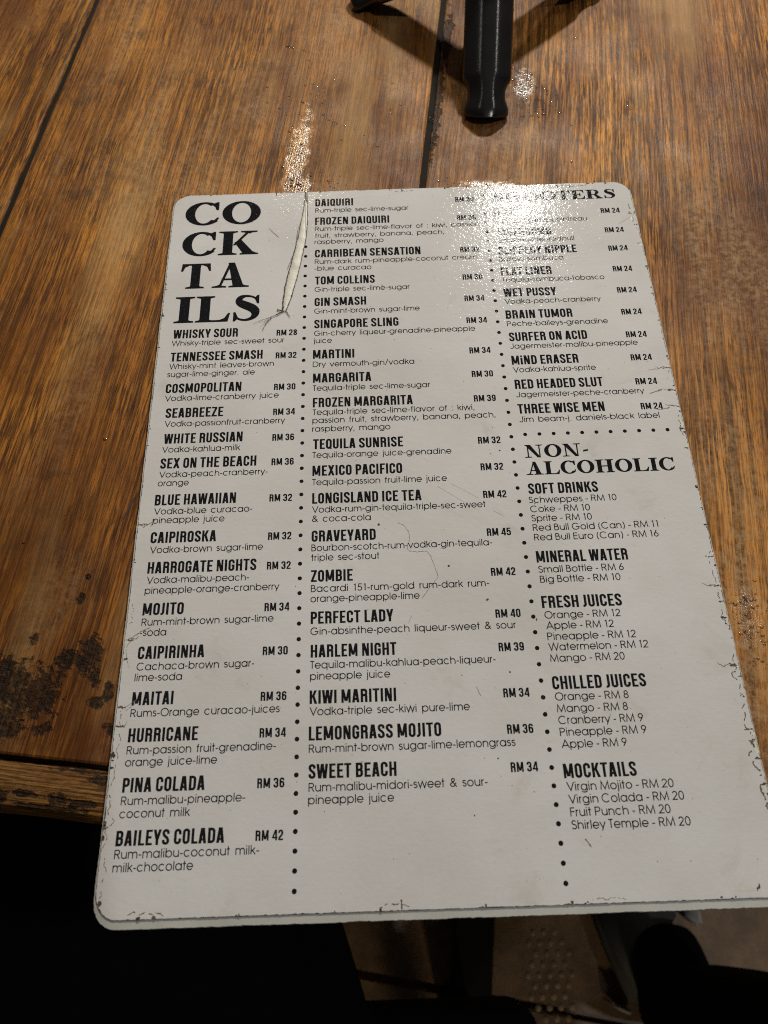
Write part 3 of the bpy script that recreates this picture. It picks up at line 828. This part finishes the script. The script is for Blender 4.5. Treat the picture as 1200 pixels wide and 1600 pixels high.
sheet = link('printed_sheet', slab('printed_sheet', rrect(.0, .2098, .0, .297, (.0075, .0075, .0075, .0075), .0005, 7, .00022), -.00011, .0), SHEET, menu)

names = {'N': 'drink_name', 'R': 'price', 'D': 'ingredient_line', 'L': 'drink_line', 'T': 'heading', 'S': 'heading'}
for (k, t, x, w, y) in TEXTS:
    V, F, _ = lettering_geometry(k, t, x, w, y, .00002)
    link(names[k], mesh_from(names[k], V, F), INK, sheet)

def disc(V, F, x, y, r, z, n=14, seed=0):
    b = len(V)
    for i in range(n):
        a = 2 * math.pi * i / n; q = r * (1 + .07 * mnoise.noise(Vector((x * 900, y * 900, i + seed))))
        V.append((x + q * math.cos(a), y + q * math.sin(a), z))
    F.append(tuple(range(b, b + n)))
def dotted(pts):
    V = []; F = []
    for (x, y) in pts: disc(V, F, x * .001, y * .001, .00078, .00002)
    link('dotted_divider', mesh_from('dotted_divider', V, F), INK, sheet)
dotted([(60.75 - .5 * i / 46, 263.5 - 5.594 * i) for i in range(0, 47)])
dotted([(142.0 + (.55 * max(0, i - 22) / 29), 291.2 - 5.597 * i) for i in range(0, 52)])
dotted([(147.5 + 5.56 * i, 163.3) for i in range(11)])

# ---- the torn strip between the title and the second column, and other damage to the film
crL = [(60.31, 296.94), (60.01, 290.89), (59.02, 282.0), (57.4, 269.51), (56.09, 262.02), (54.16, 251.95), (52.47, 243.02), (51.45, 233.38), (51.45, 227.78)]
crR = [(61.05, 296.9), (61.26, 290.83), (61.46, 278.96), (61.13, 269.35), (59.67, 260.0), (58.05, 249.97), (56.13, 240.2), (54.54, 233.26), (52.81, 227.72)]
def resample(P, n):
    L = [0]
    for i in range(1, len(P)): L.append(L[-1] + math.hypot(P[i][0] - P[i - 1][0], P[i][1] - P[i - 1][1]))
    out = []
    for k in range(n):
        d = L[-1] * k / (n - 1); i = 1
        while i < len(P) - 1 and L[i] < d: i += 1
        t = (d - L[i - 1]) / ((L[i] - L[i - 1]) or 1)
        out.append((P[i - 1][0] + (P[i][0] - P[i - 1][0]) * t, P[i - 1][1] + (P[i][1] - P[i - 1][1]) * t))
    return out
nC = 150
A = resample(crL, nC); B = resample(crR, nC)
A = [(x + .30 * mnoise.noise(Vector((y * .9, 1, 0))) + .16 * mnoise.noise(Vector((y * 3, 2, 0))), y) for x, y in A]
B = [(x + .22 * mnoise.noise(Vector((y * .7, 5, 0))), y) for x, y in B]
V = []; F = []
for i in range(nC):
    for t in (0, .33, .67, 1):
        x = A[i][0] + (B[i][0] - A[i][0]) * t; y = A[i][1] + (B[i][1] - A[i][1]) * t
        V.append((x * .001, y * .001, .00006 + .0007 * math.sin(math.pi * min(1, t * 1.4)) * (.6 + .5 * mnoise.noise(Vector((y * .25, 0, 3))))))
for i in range(nC - 1):
    for k in range(3):
        a = i * 4 + k; F.append((a, a + 1, a + 5, a + 4))
TORN = plain('bare_torn_core', (.59, .59, .53), .45, 0, .2, 700, .08)
link('torn_strip', mesh_from('torn_strip', V, F, True), TORN, sheet)
def ribbons(name, paths, z, mat, parent):
    V = []; F = []
    for j, (path, w0, w1, jag, *broken) in enumerate(paths):
        P = resample(path, max(6, int(sum(math.hypot(path[i + 1][0] - path[i][0], path[i + 1][1] - path[i][1]) for i in range(len(path) - 1)) / .35)))
        P = [(x + jag * mnoise.noise(Vector((x * 2, y * 2, j))), y + jag * mnoise.noise(Vector((x * 2, y * 2, j + 31)))) for x, y in P]
        W = [max(.02, (w0 + (w1 - w0) * i / (len(P) - 1)) * (.55 + 1.1 * abs(mnoise.noise(Vector((P[i][0] * 1.7, P[i][1] * 1.7, 7 + j)))) * 1.6)) for i in range(len(P))]
        for iq, q in enumerate(stroke_quads(P, W)):
            if broken and mnoise.noise(Vector((P[iq][0] * .8, P[iq][1] * .8, 19 + j))) > .10: continue
            b = len(V); V += [(x * .001, y * .001, z + (j % 20) * 3e-6) for x, y in q]; F.append(tuple(range(b, b + 4)))
    return link(name, mesh_from(name, V, F), mat, parent)
CRK = plain('crack_dirt', (.050, .032, .019), .8, 0, 0, 600, .5)
tip = [(51.6, 227.6)]
ribbons('tear_edge', [(A, .16, .48, .45), (B, .26, .34, .22), ([A[40], (A[40][0] - 1.2, A[40][1] - 4), (A[62][0] - .5, A[62][1])], .10, .2, .3), ([A[70], (A[70][0] - 1.0, A[70][1] - 5), (A[100][0] - .9, A[100][1])], .14, .16, .4),
                      ([B[8], (B[20][0] - .9, B[20][1]), (B[45][0] - .7, B[45][1]), (B[60][0], B[60][1])], .14, .10, .15),
                      ([(49.2, 228.4), (51.4, 227.5), (53.0, 227.4)], .7, .5, .3), ([(51.6, 227.3), (46.9, 224.6), (44.3, 220.9), (43.1, 217.6)], .5, .12, .4), ([(46.9, 224.6), (38.9, 221.5)], .3, .1, .3), ([(45.5, 224.2), (42.2, 219.5)], .16, .06, .3),
                      ([(52.9, 227.3), (54.6, 224.2)], .5, .15, .3), ([(60.5, 296.9), (60.7, 291)], .35, .3, .3)], .00045, CRK, sheet)
HAIRM = plain('brown_scratch_dirt', (.19, .15, .105), .7, 0, 0, 500, .3)
for one in [([(96.26, 127.61), (98.62, 126.32), (100.31, 123.47), (100.39, 120.32), (99.35, 118.01), (99.98, 116.04), (102.83, 115.55), (106.43, 115.81), (107.75, 113.83), (108.95, 109.96), (110.0, 106.0), (109.8, 105.3), (107.2, 102.4), (103.9, 97.8)], .18, .16, .3),
                    ([(99.88, 91.63), (98.64, 88.97)], .2, .1, .1), ([(112, 142), (124, 133)], .08, .06, .2), ([(117, 143), (127, 136.5)], .07, .05, .2), ([(120.4, 66), (121.6, 62.8)], .2, .25, .2), ([(132, 131), (136, 128.5)], .1, .06, .1),
                    ([(150.2, 17.9), (150.9, 17.0), (151.8, 15.5)], .35, .5, .1), ([(201.5, 271.0), (209, 276.2)], .15, .12, .1), ([(44.0, 275.0), (48.5, 269.6)], .25, .5, .2),
                    ([(3.0, 62.0), (6.3, 64.5), (6.0, 65.5), (2.5, 62.9)], .16, .16, .1), ([(.8, 83.5), (3, 87.5), (6, 89.5), (8.2, 90.4)], .2, .3, .3), ([(.8, 83.0), (1.6, 79), (2.6, 76.5)], .15, .1, .2),
                    ([(2, 129.0), (6.0, 131.5), (4.8, 129.2)], .35, .3, .3), ([(205, 192.0), (200.5, 191.6)], .3, .1, .3), ([(204.2, 182), (199, 180.2)], .5, .25, .4), ([(206, 173.5), (201.5, 172.6), (199.6, 173.4)], .35, .2, .3)]:
    ribbons('scratch', [one], .00003, HAIRM, sheet)

V = []; F = []
SP = [(89.3, 126.9, .5), (114.05, 109.62, .42), (136.88, 156.47, .36), (98.28, 210.9, .2), (126.86, 96.54, .6), (125.53, 42.7, .3), (116.56, 25.82, .32), (132.15, 70.59, .35), (115.84, 70.06, .25), (143.3, 88.6, .5), (147.8, 133.3, .3), (83.5, 244.5, .35), (80.2, 224.0, .2), (94, 240.2, .3), (56.2, 225.0, .22)]
for k in range(260):
    SP.append((rng.uniform(4, 206), rng.uniform(4, 293), rng.choice((.06, .07, .09, .1, .13, .17))))
for i, (x, y, r) in enumerate(SP):
    b = len(V); n = 9; a0 = rng.random() * 6; el = rng.uniform(.5, 1.0)
    for q in range(n):
        a = 2 * math.pi * q / n; rr = r * (1 + .45 * mnoise.noise(Vector((i * 3.3, q * 1.7, 0)))); ux, uy = rr * math.cos(a), rr * el * math.sin(a)
        V.append(((x + ux * math.cos(a0) - uy * math.sin(a0)) * .001, (y + ux * math.sin(a0) + uy * math.cos(a0)) * .001, .000035 + (i % 30) * 2e-7))
    F.append(tuple(range(b, b + n)))
link('dirt_specks', mesh_from('dirt_specks', V, F), CRK, sheet)['kind'] = 'stuff'

EDGEDIRT = plain('edge_grime', (.10, .075, .05), .8, 0, 0, 600, .6)
# ---- wavering dirty cracks that run along just inside the edges of the film
for (x0, y0, x1, y1, inn, w) in [(1.2, 62, .8, 38, 1.6, .16), (.6, 36, .5, 20, 2.2, .2), (.7, 19, 1.4, 6, 1.4, .16), (1.0, 100, .9, 92, 1.8, .14), (209, 112, 209, 99, 2.0, .2), (209, 97, 209, 84, 1.6, .22), (209, 74, 209, 60, 2.2, .26), (209, 58, 209, 47, 2.6, .3),
                                  (208.7, 46, 208.9, 36, 2.8, .42), (209, 35, 209, 24, 2.0, .4), (209, 170, 209, 160, 1.6, .2), (209, 191, 209, 183, 1.8, .18), (208, 284, 209, 268, 1.3, .22), (86, 1.0, 95, 1.0, 1.6, .22), (10, 1.0, 21, .8, 1.8, .22), (150, .9, 160, .9, 1.0, .12), (191, 296, 178, 296, 1.4, .2), (110, 296, 100, 296, 1.4, .18)]:
    L = math.hypot(x1 - x0, y1 - y0); n = max(5, int(L / .9)); ux, uy = (x1 - x0) / L, (y1 - y0) / L
    nx, ny = -uy, ux
    if nx * (105 - x0) + ny * (148 - y0) < 0: nx, ny = -nx, -ny
    pth = []
    for i in range(n + 1):
        t = i / n; q = inn * math.sin(math.pi * t) ** .6 * max(.05, .55 + 1.1 * mnoise.noise(Vector((x0 + t * L * .35, y0, 4.0))))
        pth.append((x0 + ux * L * t + nx * q, y0 + uy * L * t + ny * q))
    ribbons('edge_crack', [(pth, w * 1.2, w, .45, True)], .00003, EDGEDIRT, sheet)
PALECHIP = plain('bare_chip', (.60, .59, .52), .5, 0, .2, 900, .08)
for ic, (cx, cy, dep, hw) in enumerate(chips):
    ax, ay = (1, 0) if cx < .0012 else (-1, 0) if cx > .205 else (0, 1) if cy < .01 else (0, -1)
    tx, ty = -ay, ax
    r2 = random.Random(100 + ic)
    V = []; F = []
    def blob(u, v, ru, rv, z):
        bq = len(V); m = 11; ph = r2.random() * 9
        for q in range(m):
            a = 2 * math.pi * q / m; k = 1 + .75 * mnoise.noise(Vector((ph, q * 1.31, ic)))
            uu, vv = u + ru * k * math.cos(a), v + rv * k * math.sin(a)
            V.append((cx + ax * uu + tx * vv, cy + ay * uu + ty * vv, z))
        F.append(tuple(range(bq, bq + m)))
    big = dep > .0015
    if big:
        n = r2.choice((2, 3, 3, 4)); u = r2.uniform(.0004, .001)
        for q in range(n):
            blob(u, r2.uniform(-.3, .3) * hw * .5, r2.uniform(.00025, .0007), r2.uniform(.00012, .00034), .00004 + q * 4e-6)
            u += dep * .8 / n
    else:
        blob(r2.uniform(.0002, .0006), 0, dep * r2.uniform(.25, .6) + .0001, hw * r2.uniform(.2, .4), .00004)
        if r2.random() < .4: blob(.0002, hw, .0002, hw * .5, .000044)
    link('edge_chip', mesh_from('edge_chip', V, F), CRK if r2.random() < .6 else EDGEDIRT, sheet)
    if big and r2.random() < .75:
        V = []; F = []
        blob(.0007, hw * r2.choice((-.8, .8)), .0007, hw * .6, .00003)
        link('bare_chip', mesh_from('bare_chip', V, F), PALECHIP, sheet)
for (x, y, sx) in [(208.9, 192.3, -1), (208.9, 181.5, -1), (208.9, 173.9, -1), (208.9, 98.7, -1), (208.9, 70.2, -1), (.8, 130, 1), (.8, 86.3, 1), (.8, 57, 1)]:
    r2 = random.Random(int(y * 10))
    ln = r2.uniform(4, 7) if sx < 0 else r2.uniform(3, 5)
    ribbons('edge_crack', [([(x, y), (x + sx * ln * .35, y + r2.uniform(.0, .9)), (x + sx * ln * .7, y + r2.uniform(-.4, .6)), (x + sx * ln, y + r2.uniform(.2, 1.4))], .34, .10, .35)], .000038, CRK, sheet)
V = []; F = []
gp = [tpt(-.0075, .1355), tpt(-.0060, .1390), tpt(-.0048, .1425), tpt(-.0030, .1462)]
for q in stroke_quads(resample(gp, 10), [.0003, .0007, .0009, .0007, .0009, .0008, .0007, .0006, .0006, .0003]):
    bq = len(V); V += [(x, y, TT + .00012) for x, y in q]; F.append(tuple(range(bq, bq + 4)))
link('gouge', mesh_from('gouge', V, F), CRK, table)

# ================================================================ black metal stand
hub_xy = (.1535, .4180)
stand = empty('metal_stand', (*hub_xy, -.005))
tag(stand, 'black metal stand with splayed notched feet just beyond the menu', 'stand')
SM = plain('satin_black_paint', (.009, .008, .0075), .24, 0, .10, 900, .2, .6)
def stand_leg(fx, fy, rise=.036, wscale=1.0):
    """an arched bar from the foot tip up to the hub, waisted just above the foot"""
    dx, dy = hub_xy[0] - fx, hub_xy[1] - fy; Lh = math.hypot(dx, dy); L = math.hypot(Lh, rise)
    ax = Vector((dx / L, dy / L, rise / L)); side = Vector((dy / Lh, -dx / Lh, 0)); up = side.cross(ax).normalized()
    if up.z < 0: up = -up
    org = Vector((fx - hub_xy[0], fy - hub_xy[1], .0004))
    prof = [(0, .0190), (.0006, .0208), (.002, .0220), (.004, .0221), (.006, .0208), (.008, .0192), (.0105, .0183), (.013, .0186), (.0155, .0200), (.0172, .0222), (.0182, .0235), (.0200, .0240), (.030, .0240), (.045, .0240), (.060, .0240), (L - .002, .0240)]
    rings = []; V = []; F = []
    half = [(-1, 0), (-1, .16), (-.95, .28), (-.85, .39), (-.52, .67), (-.40, .755), (-.34, .79), (-.285, .815), (-.21, .833), (-.1, .84), (0, .842)]
    sec = half + [(-x, y) for x, y in reversed(half[:-1])]
    n = len(sec)
    for (s, w) in prof:
        w *= wscale
        h = .0098
        for (x, y) in sec:
            bow = .0030 * (1 - x * x) if s < .003 else .0020 * (1 - x * x) if s < .012 else 0
            p = org + ax * (s - bow * (1 if s < .012 else 0)) + side * (x * w / 2) + up * (y * h * (.93 if s < .001 else 1))
            V.append(p)
    for i in range(len(prof) - 1):
        for k in range(n):
            a, b = i * n + k, i * n + (k + 1) % n
            F.append((a, b, b + n, a + n))
    F.append(tuple(range(n - 1, -1, -1))); F.append(tuple(range((len(prof) - 1) * n, len(prof) * n)))
    m = mesh_from('leg', V, F, True)
    bm = bmesh.new(); bm.from_mesh(m); bmesh.ops.recalc_face_normals(bm, faces=bm.faces); bm.to_mesh(m); bm.free()
    o = link('leg', m, SM, stand)
    return o
stand_leg(.1487, .3478)
stand_leg(.0885, .4445, wscale=.95)
stand_leg(.2150, .4500, wscale=.95)
V = []; F = []
def lathe(name, prof, mat, parent, n=40, loc=(0, 0, 0)):
    V = []; F = []
    for (r, z) in prof:
        for k in range(n):
            a = 2 * math.pi * k / n; V.append((loc[0] + r * math.cos(a), loc[1] + r * math.sin(a), loc[2] + z))
    for i in range(len(prof) - 1):
        for k in range(n):
            a, b = i * n + k, i * n + (k + 1) % n; F.append((a, b, b + n, a + n))
    F.append(tuple(range(n - 1, -1, -1))); F.append(tuple(range((len(prof) - 1) * n, len(prof) * n)))
    return link(name, mesh_from(name, V, F, True), mat, parent)
lathe('hub', [(.006, .028), (.013, .029), (.0145, .032), (.0145, .044), (.013, .047), (.004, .048)], SM, stand)

# ================================================================ spilled water: beads on the wood by the menu
wg = N('clear_water')
wtr = wg.n('ShaderNodeBsdfTransparent'); wgl = wg.n('ShaderNodeBsdfGlossy'); wgl.inputs['Roughness'].default_value = .06
wfr = wg.n('ShaderNodeFresnel'); wfr.inputs['IOR'].default_value = 1.36
wmx = wg.n('ShaderNodeMixShader'); wg.l(wfr.outputs[0], wmx.inputs[0]); wg.l(wtr.outputs[0], wmx.inputs[1]); wg.l(wgl.outputs[0], wmx.inputs[2])
wg.l(wmx.outputs[0], wg.out.inputs['Surface'])
def beads(V, F, cx, cy, sx, sy, n, rmin, rmax, z, ang=0):
    for k in range(n):
        u, v = rng.gauss(0, 1), rng.gauss(0, 1)
        x = cx + u * sx * math.cos(ang) - v * sy * math.sin(ang); y = cy + u * sx * math.sin(ang) + v * sy * math.cos(ang)
        r = rmin + (rmax - rmin) * rng.random() ** 3; hgt = r * rng.uniform(.2, .4); el = rng.uniform(.7, 1.3)
        b = len(V); seg = 8
        for (q, hh) in ((1, 0), (.82, .55), (.45, .9)):
            for i in range(seg):
                a = 2 * math.pi * i / seg; V.append((x + r * q * math.cos(a), y + r * q * el * math.sin(a), z + hgt * hh))
        V.append((x, y, z + hgt))
        for i in range(seg):
            j = (i + 1) % seg
            F.append((b + i, b + j, b + seg + j, b + seg + i)); F.append((b + seg + i, b + seg + j, b + 2 * seg + j, b + 2 * seg + i)); F.append((b + 2 * seg + i, b + 2 * seg + j, b + 3 * seg))
V = []; F = []
zt = -.00502
for (cx, cy, sx, sy, n, a) in [(.0556, .318, .0025, .009, 60, -.05), (.0556, .304, .003, .005, 50, 0), (.0550, .338, .003, .010, 50, 0), (.050, .4085, .0012, .0002, 14, -.4), (.0555, .4062, .0045, .0003, 18, -.4), (.0663, .374, .004, .006, 26, 0), (.0735, .350, .0045, .0003, 16, -.6),
                               (.0726, .308, .004, .004, 26, 0), (.170, .373, .0045, .012, 120, .2), (.173, .350, .006, .0006, 26, .15), (.182, .355, .004, .006, 18, 0), (.2190, .0905, .0045, .006, 110, .2), (.2215, .0745, .0035, .0030, 22, 0), (.1215, .352, .001, .003, 8, 0),
                               (.128, .305, .006, .004, 22, 0), (.15, .303, .012, .003, 40, 0), (.07, .36, .025, .035, 60, 0), (.185, .36, .02, .03, 40, 0), (-.03, .14, .012, .010, 12, 0)]:
    beads(V, F, cx, cy, sx, sy, int(n * 1.5), .00018, .00085, zt, a)
keep = mesh_from('water_beads', V, F, True)
tag(link('water_beads', keep, wg.mat), 'tiny beads of spilled water scattered on the wood around the menu', 'water', kind='stuff')

# ================================================================ below the table edge: the seated person's lap, a stool seat, a bag, spots of light made as pale domes
def skin(name, verts, edges, radii, mat, root=0, parent=None, levels=2):
    m = bpy.data.meshes.new(name); m.from_pydata(verts, edges, []); m.update()
    o = link(name, m, mat, parent)
    md = o.modifiers.new('skin', 'SKIN'); md.use_smooth_shade = True
    for i, r in enumerate(radii):
        m.skin_vertices[0].data[i].radius = r if isinstance(r, tuple) else (r, r)
    m.skin_vertices[0].data[root].use_root = True
    sd = o.modifiers.new('sub', 'SUBSURF'); sd.levels = levels; sd.render_levels = levels
    return o
CLOTH = plain('black_trouser_cloth', (.0022, .0025, .0038), .95, 0, .3, 900, .3, .08)
verts = [(.15, -.47, -.30), (.05, -.46, -.285), (.030, -.22, -.215), (-.031, -.01, -.190), (-.10, .20, -.20), (-.11, .22, -.36), (-.11, .20, -.60), (-.11, .19, -.70), (-.11, .27, -.715),
         (.25, -.46, -.285), (.31, -.27, -.27), (.345, -.138, -.268), (.37, -.128, -.45), (.385, -.13, -.69), (.39, -.05, -.715), (.15, -.50, -.10), (.15, -.48, .02), (-.02, -.47, .06), (-.13, -.34, .0), (-.05, -.20, .13), (.035, -.095, .215), (.070, -.078, .245)]
edges = [(0, 1), (1, 2), (2, 3), (3, 4), (4, 5), (5, 6), (6, 7), (7, 8), (0, 9), (9, 10), (10, 11), (11, 12), (12, 13), (13, 14), (0, 15), (15, 16), (16, 17), (17, 18), (18, 19), (19, 20), (20, 21)]
radii = [.13, .105, .10, .098, .075, .06, .05, .045, .03, .105, .10, .085, .065, .05, .03, .13, .12, .07, .048, .040, .030, .034]
person = skin('person', verts, edges, radii, CLOTH)
tag(person, 'seated person in black trousers with knees apart below the menu', 'person')

stool = empty('stool', (.12, -.22, FLOOR_Z))
tag(stool, 'black padded stool seat under the lap at the bottom edge', 'stool')
SEATM = plain('black_vinyl', (.003, .003, .003), .8, 0, .2, 300, .2, .1)
link('seat', box_mesh('seat', -.20, .072, -.18, .143, .30, .36, .022, 4), SEATM, stool)
for sx in (-.16, .03):
    for sy in (-.14, .10):
        link('leg', box_mesh('leg', sx - .014, sx + .014, sy - .014, sy + .014, 0, .2995, .003), SEATM, stool)

bag = empty('fabric_bag', (.38, -.06, FLOOR_Z))
tag(bag, 'dark grey bag with pale edges lying on the floor by the knee', 'bag')
BAGM = plain('dark_grey_cloth', (.045, .045, .044), .8, 0, .4, 200, .3)
def prism(name, pts, z0, z1, mat, parent, bev=.006):
    bm = bmesh.new(); t = [bm.verts.new((x, y, z1)) for x, y in pts]; b = [bm.verts.new((x, y, z0)) for x, y in pts]
    bm.faces.new(t); bm.faces.new(list(reversed(b)))
    for i in range(len(pts)):
        j = (i + 1) % len(pts); bm.faces.new((b[i], b[j], t[j], t[i]))
    bmesh.ops.recalc_face_normals(bm, faces=bm.faces)
    bmesh.ops.bevel(bm, geom=bm.edges[:], offset=bev, segments=3, affect='EDGES')
    m = bpy.data.meshes.new(name); bm.to_mesh(m); bm.free()
    for p in m.polygons: p.use_smooth = True
    return link(name, m, mat, parent)
prism('body', [(-.075, .05), (-.055, -.02), (-.036, -.0713), (-.02, -.072), (.0, -.02), (.03, .02), (.03, .05)], .0, .03, BAGM, bag)
PALE = plain('pale_cloth_edge', (.30, .29, .27), .7, 0, .2, 200, .15)
prism('side_panel', [(.0345, .05), (.0345, .018), (.056, .0), (.056, .05)], .0, .026, PALE, bag)
prism('strap', [(-.066, -.062), (-.045, -.077), (-.034, -.079), (-.036, -.074), (-.05, -.068)], .0, .018, PALE, bag, .003)

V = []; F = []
dots = empty('light_spot_strip', (.262, -.10, FLOOR_Z))  # spots of light on the floor, built as pale raised domes
tag(dots, 'small strip of light spots made as pale domes on the brown floor below the menu', 'light spots')
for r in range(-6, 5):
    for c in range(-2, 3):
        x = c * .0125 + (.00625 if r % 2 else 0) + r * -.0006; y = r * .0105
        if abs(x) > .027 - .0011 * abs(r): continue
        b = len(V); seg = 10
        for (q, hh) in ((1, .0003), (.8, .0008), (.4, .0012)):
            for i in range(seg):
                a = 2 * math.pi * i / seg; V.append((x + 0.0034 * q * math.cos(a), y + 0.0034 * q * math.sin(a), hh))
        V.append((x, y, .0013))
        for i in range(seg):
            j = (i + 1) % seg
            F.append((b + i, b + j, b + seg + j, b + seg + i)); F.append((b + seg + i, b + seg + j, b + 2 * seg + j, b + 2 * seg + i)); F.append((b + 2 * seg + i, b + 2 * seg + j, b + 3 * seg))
link('light_spot_dome', mesh_from('light_spot_dome', V, F, True), plain('painted_light_spot', (.26, .185, .105), .5, 0, 0, 100, .5), dots)['kind'] = 'stuff'

# ---- the hand-held phone the picture is taken with: just behind the lens, it throws the soft shadow on the left of the table
phone = link('phone', box_mesh('phone', -.036, .036, -.075, .075, -.004, .004, .0035, 3), plain('black_phone_case', (.02, .02, .02), .4))
R3 = cam.matrix_world.to_3x3()
phone.matrix_world = Matrix.Translation(Vector((.0907, .0108, .2591)) + R3 @ Vector((-.012, -.055, .012))) @ R3.to_4x4()
tag(phone, 'black phone held in the hand above the menu', 'phone')
